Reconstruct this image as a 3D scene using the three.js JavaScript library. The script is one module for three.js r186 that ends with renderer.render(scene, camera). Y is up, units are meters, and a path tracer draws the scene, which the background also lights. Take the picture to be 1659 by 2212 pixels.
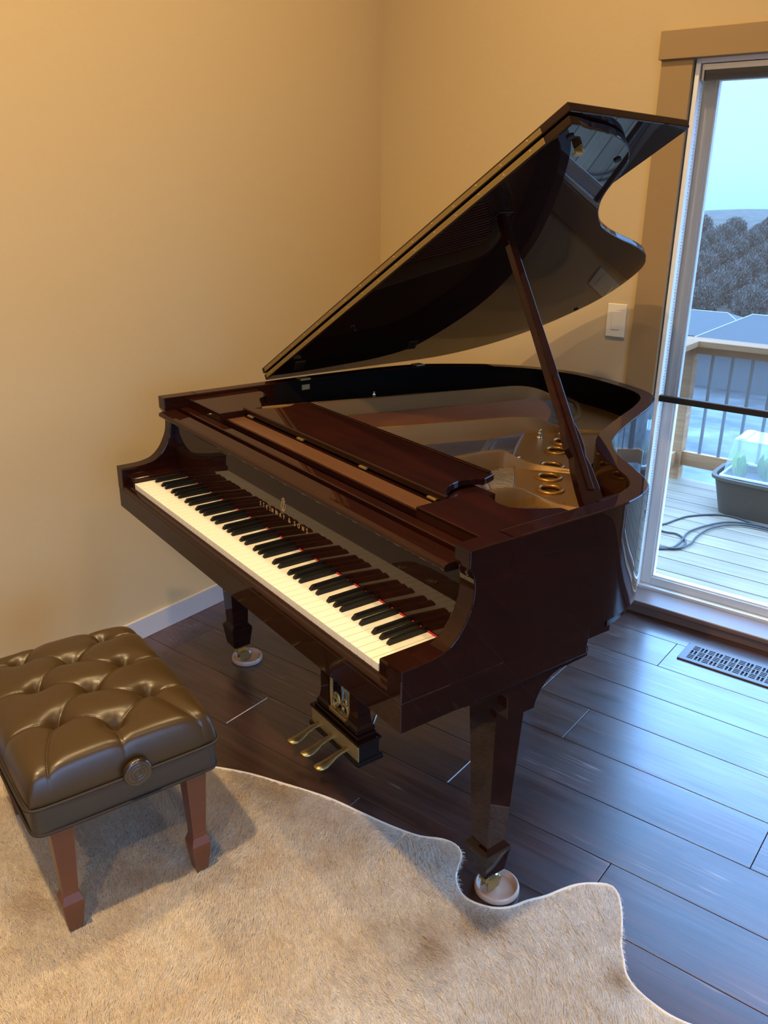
import * as THREE from 'three';
import { RoundedBoxGeometry } from 'three/addons/geometries/RoundedBoxGeometry.js';
import { TextGeometry } from 'three/addons/geometries/TextGeometry.js';
import { FontLoader } from 'three/addons/loaders/FontLoader.js';
import { mergeGeometries, toCreasedNormals } from 'three/addons/utils/BufferGeometryUtils.js';

// ------------------------------------------------------------------ camera, sky, light, exposure
const scene = new THREE.Scene();
const camera = new THREE.PerspectiveCamera(2 * Math.atan(1106 / 1835.8) * 180 / Math.PI, 1659 / 2212, 0.05, 500);
camera.rotation.order = 'YXZ';
camera.position.set(2.35, 1.5426, 3.0155);
camera.rotation.set(-0.3675, 0.6555, 0.009);
const renderer = new THREE.WebGLRenderer({ antialias: true });
renderer.toneMapping = THREE.LinearToneMapping;
renderer.toneMappingExposure = 1.0;
renderer.shadowMap.enabled = true;
renderer.shadowMap.type = THREE.PCFSoftShadowMap;

{ // overcast evening sky: brighter overhead than at the horizon
  const w = 64, h = 64, d = new Float32Array(w * h * 4);
  for (let j = 0; j < h; j++) for (let i = 0; i < w; i++) {
    const e = Math.sin(Math.max(0, (j + .5) / h * 2 - 1) * Math.PI / 2), k = (j * w + i) * 4;
    const b = .72 + 3.7 * e; d[k] = 1.20 * b; d[k + 1] = 2.60 * b; d[k + 2] = 5.2 * b; d[k + 3] = 1;
  }
  const t = new THREE.DataTexture(d, w, h, THREE.RGBAFormat, THREE.FloatType);
  t.mapping = THREE.EquirectangularReflectionMapping; t.magFilter = THREE.LinearFilter; t.minFilter = THREE.LinearFilter; t.needsUpdate = true;
  scene.background = t;
}
const LAMPS = [[0.80, 1.90, 8, 1.1], [1.30, 2.95, 25, 1.56], [1.10, 0.90, 11, 1.56], [3.2, 1.9, 5, 1.56], [2.6, 4.4, 16, 1.56]];   // x, z, candela, cone; last two added to even out the wall light
const LAMP_COLOR = [1.0, 0.70, 0.345];
const CEIL = 3.3, ROOM_X = 4.5, ROOM_Z = 7.0;

// ------------------------------------------------------------------ helpers
let seed = 7; const rnd = () => { seed = (seed * 1664525 + 1013904223) >>> 0; return seed / 4294967296; };
const used = {};
const numbered = n => { const k = used[n] = (used[n] ?? -1) + 1; return k ? `${n}_${String(k).padStart(3, '0')}` : n; };
const V3 = (x, y, z) => new THREE.Vector3(x, y, z), V2 = (x, y) => new THREE.Vector2(x, y);
function mesh(name, geo, mat, parent) {
  const m = new THREE.Mesh(geo, mat); m.name = parent ? name : numbered(name); m.castShadow = m.receiveShadow = true; (parent ?? scene).add(m); return m;
}
function part(name, parent) { const g = new THREE.Group(); g.name = name; parent.add(g); return g; }
function tag(o, label, category, group, kind) {
  o.userData.label = label; o.userData.category = category; if (group) o.userData.group = group; if (kind) o.userData.kind = kind; return o;
}
function thing(name, label, category, pos = [0, 0, 0], turn = 0, group) {
  const g = new THREE.Group(); g.name = numbered(name); g.position.set(...pos); g.rotation.y = turn; scene.add(g); return tag(g, label, category, group);
}
function struct(o, label, category) { return tag(o, label, category, null, 'structure'); }
function boxUV(g) {                        // uv in metres from the dominant axis of each face
  if (g.index) g = g.toNonIndexed();
  const p = g.attributes.position, n = g.attributes.normal, uv = new Float32Array(p.count * 2);
  for (let i = 0; i < p.count; i++) {
    const a = Math.abs(n.getX(i)), b = Math.abs(n.getY(i)), c = Math.abs(n.getZ(i)), x = p.getX(i), y = p.getY(i), z = p.getZ(i);
    if (b >= a && b >= c) { uv[2 * i] = x; uv[2 * i + 1] = z; } else if (a >= c) { uv[2 * i] = z; uv[2 * i + 1] = y; } else { uv[2 * i] = x; uv[2 * i + 1] = y; }
  }
  g.setAttribute('uv', new THREE.BufferAttribute(uv, 2)); return g;
}
function box(x0, x1, y0, y1, z0, z1, r = .002, seg = 1) {
  const w = x1 - x0, h = y1 - y0, d = z1 - z0; r = Math.min(r, w * .49, h * .49, d * .49);
  const g = r > 0 ? new RoundedBoxGeometry(w, h, d, seg, r) : new THREE.BoxGeometry(w, h, d);
  g.translate((x0 + x1) / 2, (y0 + y1) / 2, (z0 + z1) / 2); return boxUV(g);
}
// piano-frame box: x along the keys, y up, d towards the tail
const pb = (x0, x1, y0, y1, d0, d1, r = .002, seg = 1) => box(x0, x1, y0, y1, -d1, -d0, r, seg);
function plan(pts, y0, y1, bev = 0, holes = [], bs = 2) {     // outline in (x, d) raised from y0 to y1
  const s = new THREE.Shape(pts.map(p => V2(p[0], p[1])));
  for (const h of holes) s.holes.push(h);
  const g = new THREE.ExtrudeGeometry(s, { depth: y1 - y0 - 2 * bev, bevelEnabled: bev > 0, bevelThickness: bev, bevelSize: bev, bevelOffset: -bev, bevelSegments: bs, curveSegments: 16 });
  g.rotateX(-Math.PI / 2); g.translate(0, y0 + bev, 0); return boxUV(g);
}
function side(pts, x0, x1, bev = 0, bs = 2, crease = .3) {                 // outline in (d, y) drawn out along x
  const s = new THREE.Shape(pts.map(p => V2(p[0], p[1])));
  const g = new THREE.ExtrudeGeometry(s, { depth: x1 - x0 - 2 * bev, bevelEnabled: bev > 0, bevelThickness: bev, bevelSize: bev, bevelOffset: -bev, bevelSegments: bs, curveSegments: 12 });
  g.rotateY(Math.PI / 2); g.translate(x0 + bev, 0, 0); return boxUV(toCreasedNormals(g, crease));
}
function spline(pts, n, closed = false) { return new THREE.CatmullRomCurve3(pts.map(p => V3(p[0], p[1], p[2] ?? 0)), closed, 'centripetal').getPoints(n).map(v => [v.x, v.y, v.z]); }
function tube(pts, r, n = 40, rs = 6, closed = false) {
  return new THREE.TubeGeometry(new THREE.CatmullRomCurve3(pts.map(p => V3(...p)), closed, 'centripetal'), n, r, rs, closed);
}
function lathe(pts, n = 32) { return new THREE.LatheGeometry(pts.map(p => V2(p[0], p[1])), n); }
// square shaft with sections [y, half width]; flat faces, sharp edges
function shaft(secs, depthScale = 1) {
  const pos = [];
  const c = (s, k) => { const h = s[1], sx = [-1, 1, 1, -1][k], sz = [-1, -1, 1, 1][k]; return [sx * h, s[0], sz * h * depthScale]; };
  const quad = (a, b, cc, d) => pos.push(...a, ...b, ...cc, ...a, ...cc, ...d);
  for (let i = 0; i + 1 < secs.length; i++) for (let k = 0; k < 4; k++) quad(c(secs[i], k), c(secs[i + 1], k), c(secs[i + 1], (k + 1) % 4), c(secs[i], (k + 1) % 4));
  const a = secs[0], b = secs[secs.length - 1];
  quad(c(a, 0), c(a, 1), c(a, 2), c(a, 3)); quad(c(b, 3), c(b, 2), c(b, 1), c(b, 0));
  const g = new THREE.BufferGeometry(); g.setAttribute('position', new THREE.Float32BufferAttribute(pos, 3)); g.computeVertexNormals(); return boxUV(g);
}
// cross-section [(u across, y)] swept along a plan polyline [(x, d)] ; u to the left-hand side of travel
function sweepPlan(path, prof, closedProf = true) {
  const n = path.length, m = prof.length, pos = [], nor = [], F = [];
  for (let i = 0; i < n; i++) {
    const a = path[Math.max(0, i - 1)], b = path[Math.min(n - 1, i + 1)], l = Math.hypot(b[0] - a[0], b[1] - a[1]);
    F.push([(b[0] - a[0]) / l, (b[1] - a[1]) / l]);
  }
  const at = (i, [u, y]) => [path[i][0] - F[i][1] * u, y, -(path[i][1] + F[i][0] * u)];
  for (let j = 0; j < (closedProf ? m : m - 1); j++) {
    const p = prof[j], q = prof[(j + 1) % m], L = Math.hypot(q[0] - p[0], q[1] - p[1]), nu = -(q[1] - p[1]) / L, ny = (q[0] - p[0]) / L;   // smooth along the path, flat across each facet
    const N = i => [-F[i][1] * nu, ny, -F[i][0] * nu];
    for (let i = 0; i + 1 < n; i++) {
      const A = at(i, p), B = at(i + 1, p), C = at(i + 1, q), D = at(i, q), Na = N(i), Nb = N(i + 1);
      pos.push(...A, ...B, ...C, ...A, ...C, ...D); nor.push(...Na, ...Nb, ...Nb, ...Na, ...Nb, ...Na);
    }
  }
  const g = new THREE.BufferGeometry(); g.setAttribute('position', new THREE.Float32BufferAttribute(pos, 3)); g.setAttribute('normal', new THREE.Float32BufferAttribute(nor, 3)); return boxUV(g);
}
const merge = gs => mergeGeometries(gs.map(g => { g = g.index ? g.toNonIndexed() : g; for (const k of Object.keys(g.attributes)) if (!['position', 'normal', 'uv'].includes(k)) g.deleteAttribute(k); return g; }));

// ------------------------------------------------------------------ textures
function makeNoise(s0) {
  let s = s0; const r = () => { s = (s * 1664525 + 1013904223) >>> 0; return s / 4294967296; };
  const T = new Float32Array(65536).map(() => r());
  return (x, y, px, py) => {               // value noise tiling with period (px, py)
    const xi = Math.floor(x), yi = Math.floor(y), fx = x - xi, fy = y - yi, u = fx * fx * (3 - 2 * fx), v = fy * fy * (3 - 2 * fy);
    const q = (a, b) => T[((((a % px) + px) % px) * 251 + (((b % py) + py) % py) * 7919) & 65535];
    return (q(xi, yi) * (1 - u) + q(xi + 1, yi) * u) * (1 - v) + (q(xi, yi + 1) * (1 - u) + q(xi + 1, yi + 1) * u) * v;
  };
}
const N1 = makeNoise(11), N2 = makeNoise(23), N3 = makeNoise(37);
function tex(w, h, f, srgb = true, rx = 1, ry = 1) {
  const d = new Uint8Array(w * h * 4);
  for (let j = 0; j < h; j++) for (let i = 0; i < w; i++) { const c = f(i / w, j / h), k = (j * w + i) * 4; d[k] = c[0]; d[k + 1] = c[1]; d[k + 2] = c[2]; d[k + 3] = 255; }
  const t = new THREE.DataTexture(d, w, h, THREE.RGBAFormat); t.wrapS = t.wrapT = THREE.RepeatWrapping; t.magFilter = THREE.LinearFilter; t.minFilter = THREE.LinearMipmapLinearFilter; t.generateMipmaps = true;
  if (srgb) t.colorSpace = THREE.SRGBColorSpace; t.repeat.set(rx, ry); t.needsUpdate = true; return t;
}
const cl = v => Math.max(0, Math.min(255, v)), mix = (a, b, t) => a + (b - a) * t, mix3 = (a, b, t) => [cl(mix(a[0], b[0], t)), cl(mix(a[1], b[1], t)), cl(mix(a[2], b[2], t))];
function grain(u, v, fu, fv) { // streaks along u
  let s = 0; s += N1(u * fu, v * fv, fu, fv) * .45; s += N2(u * fu * 3, v * fv * 3, fu * 3, fv * 3) * .33; s += N3(u * fu * 6, v * fv * 8, fu * 6, fv * 8) * .22; return s;
}
const woodMap = tex(512, 512, (u, v) => { const g = grain(u, v, 3, 40), b = N2(u * 4, v * 5, 4, 5); return mix3([21, 5, 2], [45, 11, 4.5], g * .75 + b * .35 - .05); }, true, 1.6, 1.6);
const wallBump = tex(512, 512, (u, v) => { const a = N1(u * 90, v * 90, 90, 90) * .55 + N2(u * 200, v * 200, 200, 200) * .45; const k = cl(a * 255); return [k, k, k]; }, false, 1, 1);
const plankMap = tex(1024, 512, (u, v) => {
  const g = grain(u, v, 4, 46), b = N2(u * 5, v * 7, 5, 7), c = N3(u * 3, v * 22, 3, 22), st = N1(u * 9, v * 120, 9, 120);
  let col = mix3([44, 27, 22], [90, 58, 45], g * .8 + b * .5 - .2);
  if (c > .66) col = mix3(col, [92, 72, 66], (c - .66) * 1.6 * st);
  const w = N2(u * 14, v * 160, 14, 160) * N1(u * 4, v * 9, 4, 9);
  if (w > .6) col = mix3(col, [150, 138, 134], (w - .6) * 2.2);
  return col;
}, true, .9, 1.8);
const plankBump = tex(512, 512, (u, v) => { const k = cl((grain(u, v, 5, 60) * .7 + N2(u * 6, v * 8, 6, 8) * .3) * 255); return [k, k, k]; }, false, .9, 1.8);
const plankRough = tex(512, 512, (u, v) => { const k = cl(62 + 40 * N1(u * 6, v * 10, 6, 10) + 38 * N2(u * 8, v * 70, 8, 70)); return [k, k, k]; }, false, .9, 1.8);
const leatherBump = tex(512, 512, (u, v) => { const k = cl((N1(u * 110, v * 110, 110, 110) * .6 + N2(u * 40, v * 40, 40, 40) * .4) * 255); return [k, k, k]; }, false, 6, 6);
const deckMap = tex(512, 256, (u, v) => { const g = grain(u, v, 3, 30), b = N2(u * 5, v * 4, 5, 4); return mix3([108, 88, 68], [148, 124, 98], g * .8 + b * .4 - .1); }, true, .8, 2);
const railMap = tex(256, 256, (u, v) => mix3([132, 88, 54], [186, 134, 90], grain(u, v, 2, 18)), true, 1, 3);
const groundMap = tex(512, 512, (u, v) => { const a = N1(u * 6, v * 9, 6, 9) * .5 + N2(u * 22, v * 34, 22, 34) * .3 + N3(u * 60, v * 80, 60, 80) * .2; return mix3([50, 49, 47], [92, 91, 88], Math.min(1, Math.max(0, a * 1.7 - .35))); }, true, 1 / 26, 1 / 26);
const hillMap = tex(256, 256, (u, v) => { const a = N1(u * 20, v * 20, 20, 20) * .5 + N2(u * 60, v * 60, 60, 60) * .5; return mix3([58, 51, 42], [104, 96, 84], a); }, true, 1 / 18, 1 / 18);

// ------------------------------------------------------------------ materials
const std = (c, r = .6, o = {}) => new THREE.MeshStandardMaterial({ color: new THREE.Color().setRGB(...c), roughness: r, ...o });
const phy = (c, r = .5, o = {}) => new THREE.MeshPhysicalMaterial({ color: new THREE.Color().setRGB(...c), roughness: r, ...o });
const M = {
  wall: std([.545, .413, .225], .88, { bumpMap: wallBump, bumpScale: .00035 }),
  ceiling: std([.72, .70, .66], .9),
  trim: std([.315, .205, .092], .62),
  base: std([.50, .49, .49], .5),
  plank: phy([1, 1, 1], 1, { clearcoat: 1, clearcoatRoughness: .24, map: plankMap, bumpMap: plankBump, bumpScale: .0003, roughnessMap: plankRough }),
  sub: std([.03, .02, .016], .9),
  core: std([.62, .60, .57], .8),
  vinyl: std([.66, .63, .57], .45), vinylWhite: std([.86, .85, .83], .35), sillWood: std([.17, .10, .075], .38),
  glass: phy([1, 1, 1], 0, { transmission: 1, thickness: 0, ior: 1.5 }),
  shade: new THREE.MeshStandardMaterial({ color: new THREE.Color().setRGB(.11, .11, .108), roughness: .9, transparent: true, opacity: .52, side: THREE.DoubleSide }),
  shadeTube: std([.07, .06, .05], .7), hem: std([.018, .017, .016], .45), steel: std([.55, .55, .55], .3, { metalness: 1 }),
  wood: phy([1, 1, 1], .8, { map: woodMap, specularIntensity: .1, clearcoat: .62, clearcoatRoughness: .014 }),
  ebony: phy([.004, .004, .004], .6, { specularIntensity: .3, clearcoat: .45, clearcoatRoughness: .10 }),
  blackWood: phy([.010, .007, .006], .8, { specularIntensity: .1, clearcoat: 1, clearcoatRoughness: .02 }),
  ivory: phy([.84, .81, .74], .32, { clearcoat: .4, clearcoatRoughness: .15 }),
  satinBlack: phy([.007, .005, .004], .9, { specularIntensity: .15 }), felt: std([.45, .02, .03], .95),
  brass: std([.50, .355, .135], .36, { metalness: .85 }), brassDull: std([.46, .34, .14], .5, { metalness: .6 }), hingeBrass: std([.27, .185, .062], .5, { metalness: .6 }),
  plate: std([.205, .108, .028], .42, { metalness: .5 }), plateRing: std([.34, .175, .045], .34, { metalness: .75 }),
  soundboard: phy([.11, .052, .022], .5, { clearcoat: .4, clearcoatRoughness: .2 }),
  copper: std([.42, .16, .07], .42, { metalness: .9 }), wire: std([.30, .29, .29], .42, { metalness: .9 }), pin: std([.62, .60, .56], .3, { metalness: 1 }),
  gold: std([.75, .58, .28], .4, { metalness: .8 }), nickel: std([.62, .58, .50], .25, { metalness: 1 }),
  rubber: std([.02, .018, .016], .8),
  leather: phy([.046, .0255, .0072], .34, { bumpMap: leatherBump, bumpScale: .00009 }), leatherDark: phy([.042, .029, .016], .45, { bumpMap: leatherBump, bumpScale: .0001 }),
  piping: std([.024, .014, .007], .75), knob: phy([.022, .011, .005], .3, { clearcoat: 1, clearcoatRoughness: .05 }),
  benchLeg: phy([.115, .028, .008], .45, { clearcoat: .35, clearcoatRoughness: .25 }),
  cup: phy([.47, .33, .25], .4, { clearcoat: .5, clearcoatRoughness: .2 }),
  hide: std([.80, .72, .60], .9), skin: std([.70, .57, .40], .9), fur: phy([1, 1, 1], .95, { transmission: .2, thickness: 0, side: THREE.DoubleSide, vertexColors: true }),
  plastic: std([.78, .71, .54], .4), vent: std([.085, .075, .075], .42), dark: std([.008, .008, .009], .9),
  deck: std([1, 1, 1], .7, { map: deckMap }), rail: std([1, 1, 1], .75, { map: railMap }), baluster: std([.16, .155, .15], .6),
  ground: std([1, 1, 1], .9, { map: groundMap }), hill: std([1, 1, 1], .95, { map: hillMap }),
  bark: std([.10, .08, .065], .95), twig: std([.115, .098, .08], .95), roof: std([.078, .076, .074], .8), roofEdge: std([.5, .5, .5], .8), siding: std([.12, .118, .112], .85), pane: phy([.06, .07, .09], .1),
  tub: std([.085, .055, .036], .75), bin: phy([.86, .92, .96], .22, { transmission: .82, thickness: 0, ior: 1.45 }), lid: std([.74, .82, .88], .5),
  leaf: std([.16, .34, .06], .6), leafLight: std([.42, .52, .10], .6), cable: std([.045, .036, .032], .6), soil: std([.05, .035, .025], .95),
};

// ------------------------------------------------------------------ the room
const DOOR = { x0: 1.272, x1: 3.12, y1: 1.926 };
{ // floor: planks laid along x
  const floor = new THREE.Group(); floor.name = 'floor'; scene.add(floor); struct(floor, 'dark brown wood plank floor with fine joints', 'floor');
  mesh('subfloor', box(-.12, ROOM_X + .12, -.06, -.0075, -.14, ROOM_Z + .12, 0), M.sub, floor);
  const PW = .193, PL = 1.168, gap = .0016, known = { 1: 1.547, 5: 2.075, 6: 1.32, 7: .634 };   // plank ends seen in these rows
  const variants = [];
  for (let k = 0; k < 8; k++) {
    const g = box(0, PL - gap, -.008, 0, 0, PW - gap, .0012); const uv = g.attributes.uv, ou = rnd() * 3, ov = rnd() * 3;
    for (let i = 0; i < uv.count; i++) uv.setXY(i, uv.getX(i) + ou, uv.getY(i) + ov); variants.push(g);
  }
  const rows = Math.ceil(ROOM_Z / PW) + 1;
  for (let r = 0; r < rows; r++) {
    const z = .222 + (r - 1) * PW;
    const z0 = Math.max(z, -.02), z1 = Math.min(z + PW, ROOM_Z + .05); if (z1 - z0 < .02) continue;
    let s = known[r] ?? rnd() * PL; while (s > -.05) s -= PL;
    for (; s < ROOM_X + .05; s += PL) {
      const a = Math.max(s, -.05), b = Math.min(s + PL, ROOM_X + .06); if (b - a < .03) continue;
      const m = mesh('plank', variants[Math.floor(rnd() * 8)], M.plank, floor);
      m.position.set(a, 0, z0); m.scale.set((b - a) / PL, 1, (z1 - z0) / PW);
    }
  }
  // chipped pale edges where two plank ends have opened
  for (const [x, za, zb] of [[.634, 1.39, 1.566], [1.32, 1.20, 1.375]]) mesh('pale_joint', box(x - .0014, x + .0014, -.004, .0006, za, zb, 0), M.core, floor);
  const wl = mesh('wall_left', box(-.12, 0, -.06, CEIL + .1, -.14, ROOM_Z + .12, 0), M.wall); struct(wl, 'tan painted left wall behind the bench', 'wall');
  { // back wall with the door opening
    const s = new THREE.Shape([V2(-.12, -.06), V2(ROOM_X + .12, -.06), V2(ROOM_X + .12, CEIL + .1), V2(-.12, CEIL + .1)]);
    s.holes.push(new THREE.Path([V2(DOOR.x0 - .012, .0), V2(DOOR.x1 + .012, .0), V2(DOOR.x1 + .012, DOOR.y1 + .01), V2(DOOR.x0 - .012, DOOR.y1 + .01)]));
    const g = new THREE.ExtrudeGeometry(s, { depth: .14, bevelEnabled: false }); g.translate(0, 0, -.14);
    struct(mesh('wall_back', boxUV(g), M.wall), 'tan painted wall with the glass door', 'wall');
  }
  { // right wall, outside the picture, with the wide window that fills the room with daylight
    const z0 = 2.0, z1 = 5.8, y0 = .12, y1 = 2.02, s = new THREE.Shape([V2(-ROOM_Z - .12, -.06), V2(.14, -.06), V2(.14, CEIL + .1), V2(-ROOM_Z - .12, CEIL + .1)]);
    s.holes.push(new THREE.Path([V2(-z1, y0), V2(-z0, y0), V2(-z0, y1), V2(-z1, y1)]));
    const g = new THREE.ExtrudeGeometry(s, { depth: .12, bevelEnabled: false }); g.rotateY(Math.PI / 2); g.translate(ROOM_X, 0, 0);
    struct(mesh('wall_right', boxUV(g), M.wall), 'tan painted wall with a wide window on the right of the room', 'wall');
    const w = new THREE.Group(); w.name = 'window_1'; scene.add(w); struct(w, 'wide pale framed window in the right wall', 'window');
    const xa = ROOM_X + .04, xb = ROOM_X + .09;
    for (const z of [z0, (z0 * 2 + z1) / 3, (z0 + z1 * 2) / 3, z1]) mesh('mullion', box(xa, xb, y0, y1, z - .025, z + .025, .003), M.vinylWhite, w);
    for (const y of [y0, y1]) mesh('frame_rail', box(xa, xb, y - .025, y + .025, z0, z1, .003), M.vinylWhite, w);
    for (let k = 0; k < 3; k++) { const pw = (z1 - z0) / 3, p = new THREE.PlaneGeometry(pw - .05, y1 - y0 - .05); p.rotateY(Math.PI / 2); p.translate(ROOM_X + .065, (y0 + y1) / 2, z0 + pw * (k + .5)); mesh('pane', p, M.glass, w); }
    mesh('sill', box(ROOM_X - .04, xa, y0 - .03, y0, z0 - .04, z1 + .04, .004), M.trim, w);
  }
  struct(mesh('wall_front', box(-.12, ROOM_X + .12, -.06, CEIL + .1, ROOM_Z, ROOM_Z + .12, 0), M.wall), 'tan painted wall behind the viewer', 'wall');
  struct(mesh('ceiling', box(-.12, ROOM_X + .12, CEIL, CEIL + .12, -.14, ROOM_Z + .12, 0), M.ceiling), 'pale ceiling with recessed lamps', 'ceiling');
  // baseboards
  struct(mesh('baseboard_left', box(0, .0125, 0, .0795, 0, ROOM_Z, .002), M.base), 'pale grey baseboard along the left wall', 'baseboard');
  struct(mesh('baseboard_back', box(.0125, 1.165, 0, .0795, 0, .0125, .002), M.base), 'pale grey baseboard along the wall behind the piano', 'baseboard');
}
{ // door surround
  const t1 = mesh('trim_1', box(1.1645, DOOR.x0 - .004, 0, DOOR.y1, 0, .019, .0015), M.trim); struct(t1, 'brown painted casing board left of the glass door', 'trim');
  const t2 = mesh('trim_2', box(1.157, DOOR.x1 + .115, DOOR.y1, 2.009, 0, .032, .002), M.trim); struct(t2, 'brown painted head casing above the glass door', 'trim');
  const t3 = mesh('trim_3', box(DOOR.x1 + .004, DOOR.x1 + .11, 0, DOOR.y1, 0, .019, .0015), M.trim); struct(t3, 'brown painted casing board right of the glass door', 'trim');
  const sill = new THREE.Group(); sill.name = 'trim_4'; scene.add(sill); struct(sill, 'dark wood step sill under the glass door', 'trim');
  mesh('sill_board', box(DOOR.x0 - .010, DOOR.x1 + .010, .036, .056, -.030, .095, .006, 3), M.sillWood, sill);
  mesh('riser', box(DOOR.x0 - .008, DOOR.x1 + .008, 0, .036, -.030, .078, .001), M.sillWood, sill);

  const door = new THREE.Group(); door.name = 'door_1'; scene.add(door); struct(door, 'sliding glass door with pale vinyl frame', 'door');
  const J = -.140;
  mesh('jamb', box(DOOR.x0, DOOR.x0 + .014, .056, DOOR.y1, J, 0, .001), M.vinylWhite, door);
  mesh('jamb', box(DOOR.x1 - .014, DOOR.x1, .056, DOOR.y1, J, 0, .001), M.vinylWhite, door);
  mesh('head', box(DOOR.x0 + .014, DOOR.x1 - .014, DOOR.y1 - .014, DOOR.y1, J, 0, .001), M.vinylWhite, door);
  mesh('track', box(DOOR.x0 + .014, DOOR.x1 - .014, .0, .066, J, -.034, .002), M.vinyl, door);
  const sash = (xa, xb, zc) => {
    const f = part('sash', door), w = .040;
    mesh('stile', box(xa, xa + w, .066, DOOR.y1 - .014, zc - .02, zc + .02, .003), M.vinyl, f);
    mesh('stile', box(xb - w, xb, .066, DOOR.y1 - .014, zc - .02, zc + .02, .003), M.vinyl, f);
    mesh('rail', box(xa + w, xb - w, .066, .100, zc - .02, zc + .02, .003), M.vinyl, f);
    mesh('rail', box(xa + w, xb - w, DOOR.y1 - .06, DOOR.y1 - .014, zc - .02, zc + .02, .003), M.vinyl, f);
    mesh('glazing_bead', merge([box(xa + w, xa + w + .007, .100, DOOR.y1 - .06, zc - .010, zc + .014, .001), box(xa + w, xb - w, .100, .107, zc - .010, zc + .014, .001)]), M.vinylWhite, f);
    const g = new THREE.PlaneGeometry(xb - xa - 2 * w, DOOR.y1 - .06 - .100); g.translate((xa + xb) / 2, (DOOR.y1 - .06 + .100) / 2, zc);
    mesh('pane', g, M.glass, f);
  };
  sash(DOOR.x0 + .014, 2.22, -.078); sash(2.18, DOOR.x1 - .014, -.120);
}
{ // roller shade, pulled half way down inside the opening
  const t = thing('roller_shade', 'grey see-through roller shade half lowered over the glass door', 'window shade', [0, 0, 0]);
  const zS = -.014, tubeY = 1.884, xa = DOOR.x0 + .018, xb = 2.25;
  const tg = new THREE.CylinderGeometry(.021, .021, xb - xa - .024, 24); tg.rotateZ(Math.PI / 2); tg.translate((xa + xb) / 2, tubeY, zS - .016);
  mesh('roll', tg, M.shadeTube, t);
  mesh('fascia', box(xa, xb, tubeY + .008, tubeY + .026, zS - .040, zS + .008, .003), M.vinyl, t);
  for (const x of [xa, xb - .012]) mesh('bracket', box(x, x + .01, tubeY - .026, tubeY + .026, zS - .040, zS + .008, .004, 2), M.steel, t);
  const g = new THREE.PlaneGeometry(xb - xa - .02, tubeY - .838); g.translate((xa + xb) / 2, (tubeY + .838) / 2, zS + .004); mesh('fabric', g, M.shade, t);
  mesh('hem_bar', box(xa - .004, xb, .814, .838, zS - .004, zS + .012, .004, 2), M.hem, t);
  // bead chain
  const beads = []; for (let y = .35; y < tubeY - .02; y += .0105) { const s = new THREE.SphereGeometry(.0022, 6, 4); s.translate(xa + .006, y, zS + .010); beads.push(s); }
  const ch = mesh('bead_chain', merge(beads), M.steel, t); ch.userData.kind = 'stuff';
}
{ // light switch
  const t = thing('light_switch', 'ivory rocker light switch plate beside the door casing', 'light switch', [1.0962, 1.0873, 0]);
  const k = 1.0445;
  mesh('plate', box(-.035 * k, .035 * k, -.057 * k, .057 * k, 0, .0065, .0025, 2), M.plastic, t);
  mesh('rocker', box(-.0165, .0165, -.033, .033, .0050, .0085, .0018, 2), M.plastic, t);
}
for (const [i, [x, z, cd, cone]] of LAMPS.entries()) { // recessed downlights, the last two added as unseen fill
  const t = thing('ceiling_light', ['round recessed ceiling lamp near the left wall above the piano keys', 'round recessed ceiling lamp above the fur rug', 'round recessed ceiling lamp above the piano tail by the corner', 'added fill lamp in the ceiling in front of the glass door', 'added fill lamp in the ceiling at the far end of the room behind the viewer'][i], 'ceiling lamp', [x, CEIL, z], 0, 'recessed ceiling lamps');
  const tr = lathe([[.048, -.001], [.050, -.006], [.066, -.006], [.070, -.001]], 32); mesh('trim_ring', tr, M.vinylWhite, t);
  const disc = new THREE.CircleGeometry(.048, 24); disc.rotateX(Math.PI / 2); disc.translate(0, -.002, 0);
  mesh('diffuser', disc, new THREE.MeshStandardMaterial({ color: 0xffffff, emissive: new THREE.Color().setRGB(...LAMP_COLOR), emissiveIntensity: 4 }), t);
  const l = new THREE.SpotLight(new THREE.Color().setRGB(...LAMP_COLOR), cd, 0, cone, .9, 2);
  l.name = 'lamp_light'; l.position.set(0, -.012, 0); l.target.position.set(0, -2, 0); l.castShadow = true; l.shadow.radius = 2.2; l.shadow.mapSize.set(1024, 1024); t.add(l, l.target); l.target.name = 'lamp_target';
}
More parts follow.
